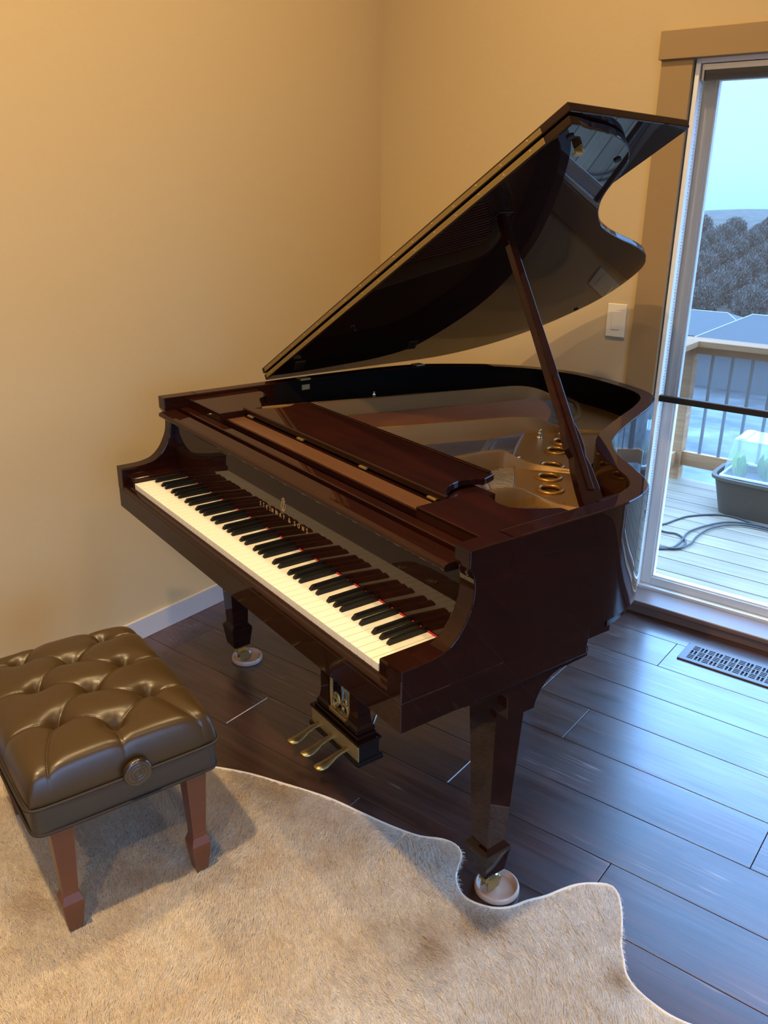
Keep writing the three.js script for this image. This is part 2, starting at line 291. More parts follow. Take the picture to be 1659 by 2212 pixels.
{ // floor register
  const t = thing('floor_vent', 'dark metal floor vent with woven slot pattern near the door', 'floor vent', [1.587, 0, .195]);
  const w = .56, d = .122, s = new THREE.Shape([V2(0, 0), V2(w, 0), V2(w, d), V2(0, d)]);
  const hole = (x0, y0, x1, y1) => s.holes.push(new THREE.Path([V2(x0, y0), V2(x1, y0), V2(x1, y1), V2(x0, y1)]));
  const cw = .0262, chh = .0340;
  for (let i = 0; i < 20; i++) for (let j = 0; j < 3; j++) {
    const x = .018 + i * cw, y = .010 + j * chh;
    if ((i + j) % 2) for (const k of [0, 1]) hole(x + .0015 + k * .0125, y + .0015, x + .0015 + k * .0125 + .0080, y + chh - .0035);
    else for (const k of [0, 1, 2]) { hole(x + .0015, y + .0015 + k * .0110, x + cw - .0035, y + .0015 + k * .0110 + .0068); }
  }
  const g = new THREE.ExtrudeGeometry(s, { depth: .0035, bevelEnabled: false }); g.rotateX(Math.PI / 2); g.translate(0, .0055, 0);
  mesh('grille', boxUV(g), M.vent, t);
  mesh('shade_sheet', box(.004, w - .004, .0004, .0012, .004, d - .004, 0), M.dark, t);  // thin black sheet standing in for the shade of the duct below
  const r = .0045; mesh('edge', merge([box(-.006, w + .006, 0, .006, -.006, .003, .002), box(-.006, w + .006, 0, .006, d - .003, d + .006, .002), box(-.006, .003, 0, .006, .003, d - .003, .002), box(w - .003, w + .006, 0, .006, .003, d - .003, .002)]), M.vent, t);
}

// ------------------------------------------------------------------ the grand piano (frame: x along the keys from the bass, y up, -z towards the tail)
const W = 1.4075, T = .043, HR = .949;
const piano = thing('grand_piano', 'polished mahogany grand piano with raised lid and folded-back flap', 'piano', [.2517, 0, 1.5946], -.2845);
const font = await new FontLoader().loadAsync('fonts/droid/droid_sans_regular.typeface.json');
const rimPath = [[W, .25], ...spline([[W, .40], [W, .50], [1.406, .56], [1.399, .605], [1.387, .647], [1.366, .688], [1.327, .727], [1.28, .756], [1.231, .785], [1.162, .829], [1.106, .882], [1.064, .943], [1.02, 1.032], [.969, 1.150], [.929, 1.247], [.872, 1.352], [.835, 1.395], [.782, 1.427], [.686, 1.453], [.567, 1.467], [.455, 1.462], [.318, 1.412], [.208, 1.328], [.112, 1.205], [.048, 1.09], [.02, .96], [.008, .80], [0, .62], [0, .52]], 150), [0, .25]];
const inset = (path, o) => path.map((p, i) => { const a = path[Math.max(0, i - 1)], b = path[Math.min(path.length - 1, i + 1)], l = Math.hypot(b[0] - a[0], b[1] - a[1]); return [p[0] - (b[1] - a[1]) / l * o, p[1] + (b[0] - a[0]) / l * o]; });
{ // case: bent rim, cheeks, key bed
  const r = .003, prof = [[0, .69], [0, HR - r], [r * .13, HR - r * .5], [r * .5, HR - r * .13], [r, HR], [T - r, HR], [T - r * .5, HR - r * .13], [T - r * .13, HR - r * .5], [T, HR - r], [T, .69]];
  mesh('rim', sweepPlan(rimPath, prof), M.wood, piano);
  const back = inset(rimPath, T + .0012).filter(p => p[0] < .86 && p[1] > .45); mesh('rim_inner_sheet', sweepPlan(back, [[0, .81], [0, HR - .004]], false), M.satinBlack, piano);  // thin matt black sheet over the inner rim face, spine and tail only
  const rail = [[0, .665], [0, .69], [.03, .69], [.03, .665]];
  mesh('rim_moulding', sweepPlan(inset(rimPath, .012).filter(p => p[1] > .56), rail), M.wood, piano);
  const arm = [[0, .69], [0, .757], ...spline([[.030, .757], [.074, .7595], [.107, .769], [.132, .791], [.148, .817], [.158, .842], [.1615, .872], [.158, .895], [.150, .909]], 40).map(p => [p[0], p[1]]), [.147, .914], [.147, HR], [.2545, HR], [.2545, .69]];
  for (const x of [.0001, W - T + .0001]) mesh('cheek', side(arm, x, x + T - .0002, .0022, 2, .12), M.wood, piano);
  mesh('key_bed', pb(.0006, W - .0006, .629, .6895, .0006, .49, .002), M.wood, piano);
  mesh('key_bed_back', pb(.016, W - .016, .648, .6895, .485, .578, .002), M.wood, piano);
  mesh('key_slip', side([[.001, .69], [.001, .698], [.004, .702], [.012, .703], [.015, .7065], [.022, .707], [.022, .69]], T, W - T, 0), M.wood, piano);
  for (const [x0, x1] of [[T, .0905], [W - .0905, W - T]]) mesh('key_block', pb(x0, x1, .69, .7375, .016, .17, .004, 2), M.wood, piano);
  const sb = [...inset(rimPath, T - .002)]; const dark = plan([[W - T, .2], ...sb.map(p => [p[0], p[1]]), [T, .2]], .80, .806); mesh('soundboard', dark, M.soundboard, piano);
  mesh('case_bottom', plan([[W - .02, .30], ...inset(rimPath, .012), [.02, .30]], .692, .70), M.blackWood, piano);
}
{ // keyboard
  const kb = part('keyboard', piano), k0 = .0928, kw = .0235;
  const wg = pb(.0006, kw - .0006, .6985, .7231, .0178, .166, .0012), names = 'ABCDEFG';
  for (let i = 0; i < 52; i++) { const m = mesh('white_key', wg, M.ivory, kb); m.position.set(k0 + i * kw, 0, 0); }
  const bs = (() => { // bevelled sharp: sloping nose, tapered flanks
    const h = .0118, a = [-.0052, .0052], t = [-.0041, .0041], p = [];
    const B = [[a[0], 0, .072], [a[1], 0, .072], [a[1], 0, .168], [a[0], 0, .168]], U = [[t[0], h - .001, .0795], [t[1], h - .001, .0795], [t[1], h, .168], [t[0], h, .168]], Md = [[-.0048, h * .35, .0728], [.0048, h * .35, .0728]];
    const q = (A, B2, C, D) => { for (const v of [A, B2, C, A, C, D]) p.push(v[0], v[1], -v[2]); };
    q(B[0], B[1], Md[1], Md[0]); q(Md[0], Md[1], U[1], U[0]); q(U[0], U[1], U[2], U[3]); q(B[1], B[2], U[2], U[1]); q(B[3], B[0], U[0], U[3]);
    for (const v of [B[1], U[1], Md[1]]) p.push(v[0], v[1], -v[2]); for (const v of [B[0], Md[0], U[0]]) p.push(v[0], v[1], -v[2]);
    const g = new THREE.BufferGeometry(); g.setAttribute('position', new THREE.Float32BufferAttribute(p, 3)); g.computeVertexNormals(); g.translate(0, .7228, 0); return boxUV(g);
  })();
  for (let i = 0; i < 51; i++) if ('ACDFG'.includes(names[i % 7])) { const n = names[i % 7], off = { A: .0012, C: -.0016, D: .0016, F: -.002, G: 0 }[n]; const m = mesh('black_key', bs, M.ebony, kb); m.position.set(k0 + (i + 1) * kw + off, 0, 0); }
  mesh('felt_strip', pb(.0925, W - .0925, .715, .7262, .1655, .1685, .0008), M.felt, kb);
}
{ // fallboard with its rounded lip, lettering and emblem
  const lip = spline([[.150, .8945], [.136, .8952], [.1298, .8968], [.1272, .9000], [.1272, .9045], [.1292, .9085], [.1355, .9106], [.150, .9113]], 40).map(p => [p[0], p[1]]);
  const fp = [[.1676, .7285], [.1755, .8900], [.1735, .8935], ...lip, [.176, .9125], [.181, .910], [.187, .88], [.187, .7285]];
  const fb = mesh('fallboard', side(fp, T + .003, W - T - .003, 0, 2, .2), M.wood, piano);
  const word = 'STEINWAY & SONS', sz = .0112; let x = 0; const gs = [];
  const adv = [...word].map(c => ({ I: .0085, W: .0195, ' ': .0075, '&': .0165, N: .0175, O: .0185, Y: .0155, A: .0165 }[c] ?? .0155)), tot = adv.reduce((a, b) => a + b) - .005, sc = .240 / tot;
  [...word].forEach((c, i) => { if (c !== ' ') { const g = new TextGeometry(c, { font, size: sz, depth: .0004, curveSegments: 4, bevelEnabled: false }); g.rotateX(-.0505); g.translate(.580 + x * sc, .7755, -.16965); gs.push(g); } x += adv[i]; });
  const letters = mesh('lettering', merge(gs), M.gold, fb); letters.userData.label = 'gold lettering';
  const E = [], ex = .7005, at = p => p.map(([a, b]) => [ex + a, .812 + b, -.1713 - b * .05]);
  for (const s of [-1, 1]) { E.push(tube(at([[s * .002, -.013], [s * .0075, -.011], [s * .0098, -.004], [s * .0072, .003], [s * .0052, .008], [s * .0078, .0125], [s * .0098, .0105]]), .0008, 24, 4)); E.push(tube(at([[s * .0016, -.010], [s * .0016, .012]]), .0004, 4, 4)); }
  E.push(tube(at([[-.008, .0125], [0, .0140], [.008, .0125]]), .0007, 8, 4), tube(at([[-.006, -.0155], [.006, -.0155]]), .0010, 4, 4), tube(at([[0, -.0155], [0, -.011]]), .0012, 4, 4), tube(at([[0, -.010], [0, .0175]]), .0004, 4, 4));
  for (let k = -2; k <= 2; k++) E.push(tube(at([[k * .0010, .0140], [k * .0026, .0185 - Math.abs(k) * .0006]]), .00045, 3, 4));
  mesh('emblem', merge(E), M.gold, fb).userData.label = 'gold lyre emblem';
}
{ // top of the action: rails, cheeks beside the music desk, tray, desk
  mesh('front_rail', pb(T + .004, W - T - .004, .895, .9145, .193, .2215, .003, 2), M.wood, piano);
  mesh('action_cover', pb(T, W - T, .86, .893, .186, .30, 0), M.blackWood, piano);
  mesh('desk_cheek', plan([[T, .222], [.262, .222], [.262, .355], [.225, .374], [.19, .388], [.160, .403], [.150, .420], [.128, .445], [T, .455]], .905, .939, .0018), M.wood, piano);
  mesh('desk_cheek', plan([[1.158, .222], [W - T, .222], [W - T, .462], [1.330, .458], [1.312, .428], [1.292, .396], [1.268, .374], [1.235, .372], [1.192, .388], [1.158, .372]], .905, .939, .0018), M.wood, piano);
  const tray = mesh('desk_tray', pb(.262, 1.158, .905, .922, .236, .44, .0015), M.wood, piano);
  const ribs = []; for (let k = 0; k < 11; k++) ribs.push(pb(.275, 1.148, .9215, .9236, .240 + k * .0046, .2427 + k * .0046, .0006));
  mesh('ribbed_ledge', merge(ribs), phyRib(), tray);
  const half = [[.4525, .300], [.4518, .308], [.434, .316], [.416, .335], [.400, .362], [.392, .395], [.397, .425], [.4125, .446], [.400, .484]];
  const sp = spline(half.slice(2, 8).map(p => [p[0], p[1]]), 24).map(p => [p[0], p[1]]);
  const hs = [half[0], half[1], ...sp, half[8]], c = .7035;
  const desk = mesh('music_desk', plan([...hs.map(p => [c + p[0], p[1]]), ...hs.slice().reverse().map(p => [c - p[0], p[1]])], .927, .944, .003), M.wood, piano);
  mesh('desk_lip', pb(c - .392, c + .392, .944, .948, .474, .484, .0015), M.wood, desk);
  for (const x of [.30, .575, .86, 1.115]) mesh('desk_hinge', pb(x - .014, x + .014, .9245, .930, .294, .301, .001), M.brass, desk);
}
function phyRib() { return new THREE.MeshPhysicalMaterial({ color: new THREE.Color().setRGB(.115, .045, .018), roughness: .45, clearcoat: .6, clearcoatRoughness: .1 }); }
{ // iron plate, struts, strings
  const PY = .862;
  const inner = inset(rimPath, T + .012);
  const far = inner.filter(p => p[1] > .30), iL = far.findIndex(p => p[0] < .47 && p[1] > 1.2), outer = far.slice(0, iL + 1);       // treble side round to the tail
  const outl = [[1.10, .30], ...outer, [.468, 1.385], [.55, 1.36], [.640, 1.27], [.70, 1.18], [.715, 1.10], [.704, .975], [.770, .885], [.854, .785], [.96, .690], [1.030, .622], [1.075, .56], [1.10, .45]];
  const holes = [[.765, 1.12], [.792, 1.07], [.83, 1.01], [.88, .931], [.969, .818], [1.029, .745], [1.096, .680]], HRad = .0285;
  const hp = holes.slice(1).map(([x, d]) => { const p = new THREE.Path(); p.absellipse(x, d, HRad * .93, HRad * .93, 0, Math.PI * 2, true); return p; });
  const pl = mesh('iron_plate', plan(outl, PY - .012, PY, .0015, hp), M.plate, piano);
  for (const [x, d] of holes.slice(1)) { const t = new THREE.TorusGeometry(HRad, .0058, 10, 36); t.rotateX(Math.PI / 2); t.translate(x, PY + .0015, -d); mesh('plate_ring', t, M.plateRing, pl); }
  // front web under the desk
  mesh('plate_front', plan([[T + .01, .30], [W - T - .01, .30], [W - T - .01, .42], [1.10, .45], [.70, .47], [.30, .46], [T + .01, .44]], PY - .012, PY, .001), M.plate, pl);
  mesh('plate_edge', plan([[T + .004, .44], [.175, .44], [.21, .60], [.30, .95], [.40, 1.27], [.468, 1.385], [.455, 1.41], ...inner.filter(p => p[0] < .455 && p[1] > .44)], PY - .012, PY - .004, .001), M.plate, pl);
  // struts: base line on the plate, varying crest
  const strut = (pts, w = .0095) => { // [x, d, top y]
    const c = spline(pts, 46), prof = i => { const y = c[i][2]; return [[-w * 1.5, PY - .008], [-w * .95, PY + .004], [-w * .7, y - .005], [-w * .4, y], [w * .4, y], [w * .7, y - .005], [w * .95, PY + .004], [w * 1.5, PY - .008]]; };
    const pos = [], P = c.map((p, i) => { const a = c[Math.max(0, i - 1)], b = c[Math.min(c.length - 1, i + 1)]; const l = Math.hypot(b[0] - a[0], b[1] - a[1]), tx = (b[0] - a[0]) / l, td = (b[1] - a[1]) / l; return prof(i).map(([u, y]) => [p[0] - td * u, y, -(p[1] + tx * u)]); });
    for (let i = 0; i + 1 < P.length; i++) for (let j = 0; j < 7; j++) { const A = P[i][j], B = P[i + 1][j], C = P[i + 1][j + 1], D = P[i][j + 1]; pos.push(...A, ...B, ...C, ...A, ...C, ...D); }
    const g = new THREE.BufferGeometry(); g.setAttribute('position', new THREE.Float32BufferAttribute(pos, 3)); g.computeVertexNormals(); return boxUV(toCreasedNormals(g, .9));
  };
  const ST = [[[.150, .36, .912], [.185, .50, .913], [.26, .80, .912], [.345, 1.12, .912], [.392, 1.28, .910], [.425, 1.335, .896], [.470, 1.37, .872], [.51, 1.385, .862]],
    [[.495, .38, .914], [.56, .60, .913], [.625, .80, .912], [.680, .965, .912], [.705, 1.02, .908], [.735, 1.07, .886], [.765, 1.11, .874], [.83, 1.20, .868]],
    [[.865, .40, .915], [.885, .55, .914], [.893, .66, .914], [.902, .705, .909], [.925, .735, .890], [.950, .765, .877], [.995, .80, .873], [1.06, .845, .870]],
    [[1.105, .38, .915], [1.122, .47, .914], [1.133, .530, .910], [1.155, .565, .892], [1.19, .590, .879], [1.235, .625, .874], [1.29, .66, .870]]];
  for (const s of ST) mesh('strut', strut(s), M.plate, pl);
  // bridges with pins
  const bass = spline([[.418, 1.335], [.50, 1.29], [.575, 1.225], [.635, 1.15], [.665, 1.10]], 24), ringC = spline([[.455, 1.40], [.545, 1.375], [.625, 1.305], [.69, 1.215], [.71, 1.13]], 24);
  mesh('bass_bridge', sweepPlan(bass, [[-.014, .81], [-.012, .853], [.012, .853], [.014, .81]]), M.blackWood, piano);
  mesh('hitch_curve', sweepPlan(ringC, [[-.009, .85], [-.007, .872], [.007, .872], [.009, .85]]), M.plate, pl);
  const treb = spline([[.69, .868], [.745, .795], [.795, .733], [.87, .655], [.965, .585], [1.05, .535], [1.10, .50]], 30);
  mesh('treble_bridge', sweepPlan(treb, [[-.014, .81], [-.013, .856], [.013, .856], [.014, .81]]), M.soundboard, piano);
  const pins = [], addPin = (x, d, y, h = .008, r = .0011) => { const g = new THREE.CylinderGeometry(r, r, h, 5); g.translate(x, y + h / 2, -d); pins.push(g); };
  const along = (c, t) => { const f = t * (c.length - 1), i = Math.min(c.length - 2, Math.floor(f)), k = f - i; return [mix(c[i][0], c[i + 1][0], k), mix(c[i][1], c[i + 1][1], k)]; };
  const strings = (n, y, r, from, to, yEnd = y) => { const gs = []; for (let i = 0; i < n; i++) { const a = from(i / (n - 1)), b = to(i / (n - 1)), L = V3(b[0] - a[0], yEnd - y, -(b[1] - a[1])), g = new THREE.CylinderGeometry(r, r, L.length(), 5, 1, true); g.rotateX(Math.PI / 2); g.lookAt(L); g.translate((a[0] + b[0]) / 2, (y + yEnd) / 2, -(a[1] + b[1]) / 2); gs.push(g); } return merge(gs); };
  mesh('bass_strings', strings(34, .874, .0021, t => [mix(.225, .475, t), .40], t => along(bass, t), .864), M.copper, piano).userData.kind = 'stuff';
  mesh('bass_string_tails', strings(34, .864, .0012, t => along(bass, t), t => along(ringC, t), .866), M.wire, piano).userData.kind = 'stuff';
  const hitch = spline([[.700, .985], [.770, .890], [.854, .790], [.96, .694], [1.026, .628], [1.070, .575], [1.10, .53]], 30);
  mesh('treble_strings', strings(64, .868, .00068, t => [mix(.53, 1.30, t), .40], t => along(treb, t), .861), M.wire, piano).userData.kind = 'stuff';
  mesh('treble_string_tails', strings(64, .861, .00068, t => along(treb, t), t => along(hitch, t), .866), M.wire, piano).userData.kind = 'stuff';
  mesh('high_strings', strings(36, .868, .00068, t => [mix(1.13, 1.29, t), .40], t => [mix(1.14, 1.30, t), mix(.55, .60, t)], .866), M.wire, piano).userData.kind = 'stuff';
  for (let i = 0; i < 70; i++) { const p = along(hitch, i / 69); addPin(p[0], p[1], .862, .009, .0016); const q = along(treb, i / 69); addPin(q[0] - .006, q[1] - .006, .855, .011, .0018); addPin(q[0] + .006, q[1] + .006, .855, .011, .0018); }
  for (let i = 0; i < 34; i++) { const p = along(ringC, i / 33); addPin(p[0], p[1], .871); }
  for (let i = 0; i < 18; i++) addPin(1.14 + i * .0085, .55 + i * .0035, .862);
  mesh('string_pins', merge(pins), M.pin, pl).userData.kind = 'stuff';
  // big plate bolts
  for (const [x, d] of [[.917, .747], [.761, .985], [.098, .868]]) mesh('plate_bolt', lathe([[0, .028], [.004, .0275], [.005, .024], [.0035, .021], [.0065, .017], [.0075, .011], [.005, .008], [.009, .005], [.009, 0]], 14).translate(x, PY, -d), M.nickel, pl);
  // cast lettering on the treble end of the plate
  const tg = []; [...'STEINWAY'].forEach((ch, i) => { const g = new TextGeometry(ch, { font, size: .012, depth: .0016, curveSegments: 3, bevelEnabled: false }); g.rotateX(-Math.PI / 2); g.rotateY(.62); g.translate(1.178 + i * .0145, PY - .0002, -(.632 - i * .0035)); tg.push(g); });
  mesh('cast_lettering', merge(tg), M.plateRing, pl);
  mesh('damper_knob', lathe([[0, .012], [.015, .012], [.019, .008], [.021, 0]], 20).rotateZ(Math.PI / 2).translate(W - T + .001, .905, -.60), M.brassDull, piano);
}
{ // lid: main leaf hinged on the bass side, front flap folded over it
  const TH = .5218, lid = part('lid', piano); lid.position.set(-.006, .9535, 0); lid.rotation.z = TH;
  const c = spline([[1.398, .56], [1.388, .606], [1.375, .68], [1.354, .738], [1.329, .78], [1.291, .823], [1.236, .86], [1.189, .88], [1.139, .907], [1.072, .962], [1.006, 1.04], [.957, 1.121], [.902, 1.241], [.861, 1.345], [.818, 1.438], [.765, 1.515], [.688, 1.585], [.548, 1.638], [.425, 1.650], [.335, 1.630], [.21, 1.575], [.10, 1.48], [.03, 1.36], [-.004, 1.24], [-.012, 1.15]], 150).map(p => [p[0], p[1]]);
  mesh('main_leaf', plan([[-.012, .520], [1.400, .532], ...c], 0, .0195, .003), M.wood, lid);
  const flap = mesh('front_flap', plan([[-.012, .518], [1.408, .530], [1.384, .925], [1.376, .930], [-.012, .930]], .0225, .0415, .003), M.wood, lid);
  for (const [y0, y1] of [[.0035, .0168], [.0252, .0368]]) {
    const st = mesh('hinge_strip', pb(.004, 1.330, y0, y1, -.001, .0015, .0005), M.hingeBrass, lid); st.rotation.y = .0085; st.position.set(0, 0, -.5185);
    for (let k = 0; k < 16; k++) { const g = new THREE.SphereGeometry(.0024, 8, 5); g.scale(1, 1, .5); const sx = .045 + k * .083; g.translate(sx, (y0 + y1) / 2 + (k % 2 ? .002 : -.001), -.5175 - sx * .0085); mesh('hinge_screw', g, M.brassDull, lid); }
  }
  for (const [x, d] of [[1.292, .783], [1.362, .566], [.358, 1.61]]) mesh('rubber_button', new THREE.CylinderGeometry(.008, .008, .006, 16).translate(x, -.0005, -d), M.rubber, lid);
  mesh('lid_catch', merge([pb(1.322, 1.342, -.016, 0, .616, .622, .0015), pb(1.326, 1.338, -.019, -.014, .600, .622, .0015)]), M.brassDull, lid);
  mesh('prop_block', pb(1.045, 1.075, -.003, 0, .628, .668, .001), M.blackWood, lid);
  for (const d of [.632, 1.085]) { // side hinges
    mesh('spine_hinge', merge([pb(T - .002 + (d > 1 ? .030 : .0), T + .0025 + (d > 1 ? .030 : 0), .914, .931, d - .014, d + .016, .001), pb(T - .03 + (d > 1 ? .030 : 0), T + .004 + (d > 1 ? .030 : 0), .9455, .9515, d - .018, d + .02, .001)]), M.brassDull, piano);
  }
  // prop stick
  const foot = V3(1.332, .905, -.560), top = V3(-.006 + 1.058 * Math.cos(TH), .9535 + 1.058 * Math.sin(TH) - .002, -.645), dir = top.clone().sub(foot), L = dir.length();
  const prop = part('prop_stick', piano); prop.position.copy(foot);
  const z = dir.clone().normalize(), xx = V3(0, 0, -1).sub(z.clone().multiplyScalar(V3(0, 0, -1).dot(z))).normalize(), yy = z.clone().cross(xx);
  prop.quaternion.setFromRotationMatrix(new THREE.Matrix4().makeBasis(xx, z, xx.clone().cross(z)));
  const wd = [[-.03, .030], [.05, .029], [.10, .025], [.125, .018], [.145, .0235], [.175, .0225], [.205, .0145], [.30, .0145], [L * .6, .0125], [L - .01, .0095], [L, .006]];
  const shp = new THREE.Shape([...wd.map(([t, w]) => V2(w, t)), ...wd.slice().reverse().map(([t, w]) => V2(-w, t))]);
  const slot = new THREE.Path([V2(-.0035, .055), V2(.0035, .055), V2(.0035, .30), V2(-.0035, .30)]);
  const g = new THREE.ExtrudeGeometry(shp, { depth: .014, bevelEnabled: true, bevelThickness: .0025, bevelSize: .0025, bevelOffset: -.0025, bevelSegments: 2 }); g.translate(0, 0, -.007);
  mesh('long_stick', boxUV(g), M.wood, prop);
  const g2 = new THREE.ExtrudeGeometry(new THREE.Shape([V2(-.006, .05), V2(.006, .05), V2(.0065, .30), V2(.004, .315), V2(-.002, .312), V2(-.006, .30)]), { depth: .003, bevelEnabled: true, bevelThickness: .002, bevelSize: .002, bevelSegments: 2 });
  for (const s of [-1, 1]) { const m = mesh('short_stick', boxUV(g2), M.wood, prop); m.position.z = s > 0 ? .0085 : -.0125; }
  mesh('prop_pivot', new THREE.CylinderGeometry(.0045, .0045, .03, 12).rotateX(Math.PI / 2).translate(0, .012, 0), M.brass, prop);
  mesh('prop_bracket', pb(W - T - .012, W - T, .90, .948, .535, .60, .002), M.wood, piano);
}
// legs with spade feet, casters
const legSecs = [[.625, .0445], [.54, .0415], [.163, .0265], [.157, .0300], [.151, .0360], [.143, .0365], [.080, .0285], [.068, .016]];
for (const [x, d, rear] of [[1.318, .325, 0], [.068, .328, 0], [.60, 1.16, 1]]) {
  const leg = part('leg', piano); leg.position.set(x, 0, -d);
  mesh('shaft', shaft(legSecs), M.wood, leg);
  mesh('caster_stem', new THREE.CylinderGeometry(.008, .008, .03, 12).translate(0, .055, 0), M.brass, leg);
  mesh('caster_fork', merge([box(-.013, -.010, .016, .050, -.032, .002, .001), box(.010, .013, .016, .050, -.032, .002, .001), box(-.013, .013, .045, .050, -.024, .010, .001)]), M.brass, leg);
  const wl = lathe([[.004, -.0095], [.017, -.0095], [.0205, -.006], [.0205, .006], [.017, .0095], [.004, .0095]], 24); wl.rotateZ(Math.PI / 2); wl.translate(0, .0268, -.024); mesh('caster_wheel', wl, M.nickel, leg);
  if (!rear) {
    const sgn = x > .7 ? 1 : -1;
    // flared block that carries the leg under the key bed
    const gus = [[-.205, .630], [-.195, .616], [-.12, .610], [-.060, .604], [-.046, .590], [-.0425, .540], [.034, .537], [.0375, .549], [.043, .563], [.052, .577], [.064, .589], [.082, .600], [.102, .606], [.187, .608], [.188, .630]];
    mesh('leg_block', side(gus.map(([a, b]) => [a, b]), sgn > 0 ? -.046 : -.062, sgn > 0 ? .074 : .046, .0015), M.wood, leg);
  } else mesh('leg_plate', box(-.08, .08, .625, .69, -.08, .08, .003), M.wood, leg);
}
{ // pedal lyre
  const ly = part('pedal_lyre', piano), x0 = .585, x1 = .828;
  mesh('pedal_box', merge([pb(x0, x1, .066, .122, .306, .376, .003, 2), pb(x0 - .006, x1 + .006, .058, .072, .298, .384, .002)]), M.blackWood, ly);
  mesh('pedal_box_top', merge([pb(x0 - .004, x1 + .004, .122, .130, .300, .381, .003, 2), pb(x0 + .010, x1 - .010, .130, .142, .308, .374, .003, 2), pb(x0 + .018, x1 - .018, .142, .150, .314, .368, .003, 2)]), M.wood, ly);
  const bp = mesh('brass_plate', pb(x0 + .002, x1 - .001, .068, .121, .3035, .307, .0008), M.brassDull, ly);
  for (const fx of [.03, .33, .67, .97]) for (const fy of [.078, .112]) mesh('screw', new THREE.CylinderGeometry(.0028, .0028, .002, 8).rotateX(Math.PI / 2).translate(mix(x0, x1, fx), fy, -.3032), M.brass, bp);
  for (const x of [.634, .781]) {
    mesh('post', shaft([[.148, .030], [.158, .029], [.166, .0235], [.19, .0205], [.48, .0205], [.52, .028], [.56, .036], [.632, .036]]).translate(x, 0, -.341), M.wood, ly);
  }
  const br = [], sc = (pts, r) => br.push(tube(pts.map(([x, y]) => [x, y, -.326]), r, 32, 7));
  for (const s of [-1, 1]) {
    const m = .7075;
    sc([[m + s * .044, .156], [m + s * .047, .19], [m + s * .046, .24], [m + s * .038, .285], [m + s * .020, .312], [m, .320]], .0052);
    sc([[m + s * .002, .160], [m + s * .018, .157], [m + s * .036, .166], [m + s * .034, .188], [m + s * .018, .194], [m + s * .010, .182], [m + s * .017, .173], [m + s * .025, .178]], .0042);
    sc([[m + s * .004, .186], [m + s * .012, .205], [m + s * .026, .210], [m + s * .030, .198]], .0035);
  }
  br.push(pb(.655, .760, .1490, .161, .314, .334, .002));
  mesh('brass_ornament', merge(br), M.brass, ly);
  for (const x of [.688, .7075, .727]) mesh('trap_rod', new THREE.CylinderGeometry(.0028, .0028, .50, 8).translate(x, .38, -.345), M.nickel, ly);
  // pedals: narrow shank, spoon-like toe
  [.629, .700, .772].forEach((x) => {
    const cs = [[.330, .084, .009, .0055], [.300, .084, .009, .0055], [.280, .082, .0095, .0055], [.262, .076, .0105, .006], [.247, .069, .0135, .0068], [.232, .064, .0165, .0072], [.219, .0625, .0170, .0072], [.208, .0635, .0145, .0065], [.201, .0655, .0090, .0045], [.198, .067, .002, .001]];
    const pos = [], n = 14, R = cs.map(([d, y, w, h]) => Array.from({ length: n }, (_, k) => { const a = k / n * Math.PI * 2; return [x + Math.cos(a) * w, y + Math.sin(a) * h, -d]; }));
    for (let i = 0; i + 1 < R.length; i++) for (let k = 0; k < n; k++) { const A = R[i][k], B = R[i + 1][k], C = R[i + 1][(k + 1) % n], D = R[i][(k + 1) % n]; pos.push(...A, ...C, ...B, ...A, ...D, ...C); }
    const g = new THREE.BufferGeometry(); g.setAttribute('position', new THREE.Float32BufferAttribute(pos, 3)); g.computeVertexNormals(); mesh('pedal', boxUV(toCreasedNormals(g, 1.2)), M.brass, ly);
  });
  for (const s of [-1, 1]) mesh('brace', tube([[.7075 + s * .08, .125, -.37], [.7075 + s * .085, .62, -.62]], .005, 2, 8), M.nickel, ly);
}
// caster cups under the two front legs and the tail leg
{
  const prof = [[0, .006], [.040, .006], [.0425, .0075], [.045, .0150], [.0475, .0175], [.0505, .0168], [.0525, .012], [.0525, .003], [.050, 0], [0, 0]];
  const c = Math.cos(-.2845), s = Math.sin(-.2845);
  [[1.324, .358, 'pale round wooden caster cup under the near front piano leg'], [.058, .362, 'pale round wooden caster cup under the far front piano leg'], [.60, 1.185, 'pale round wooden caster cup under the tail leg']].forEach(([x, d, label]) => {
    const t = thing('caster_cup', label, 'caster cup', [.2517 + c * x - s * d, 0, 1.5946 - s * x - c * d], 0, 'piano caster cups'); mesh('dish', lathe(prof, 48), M.cup, t);
  });
}

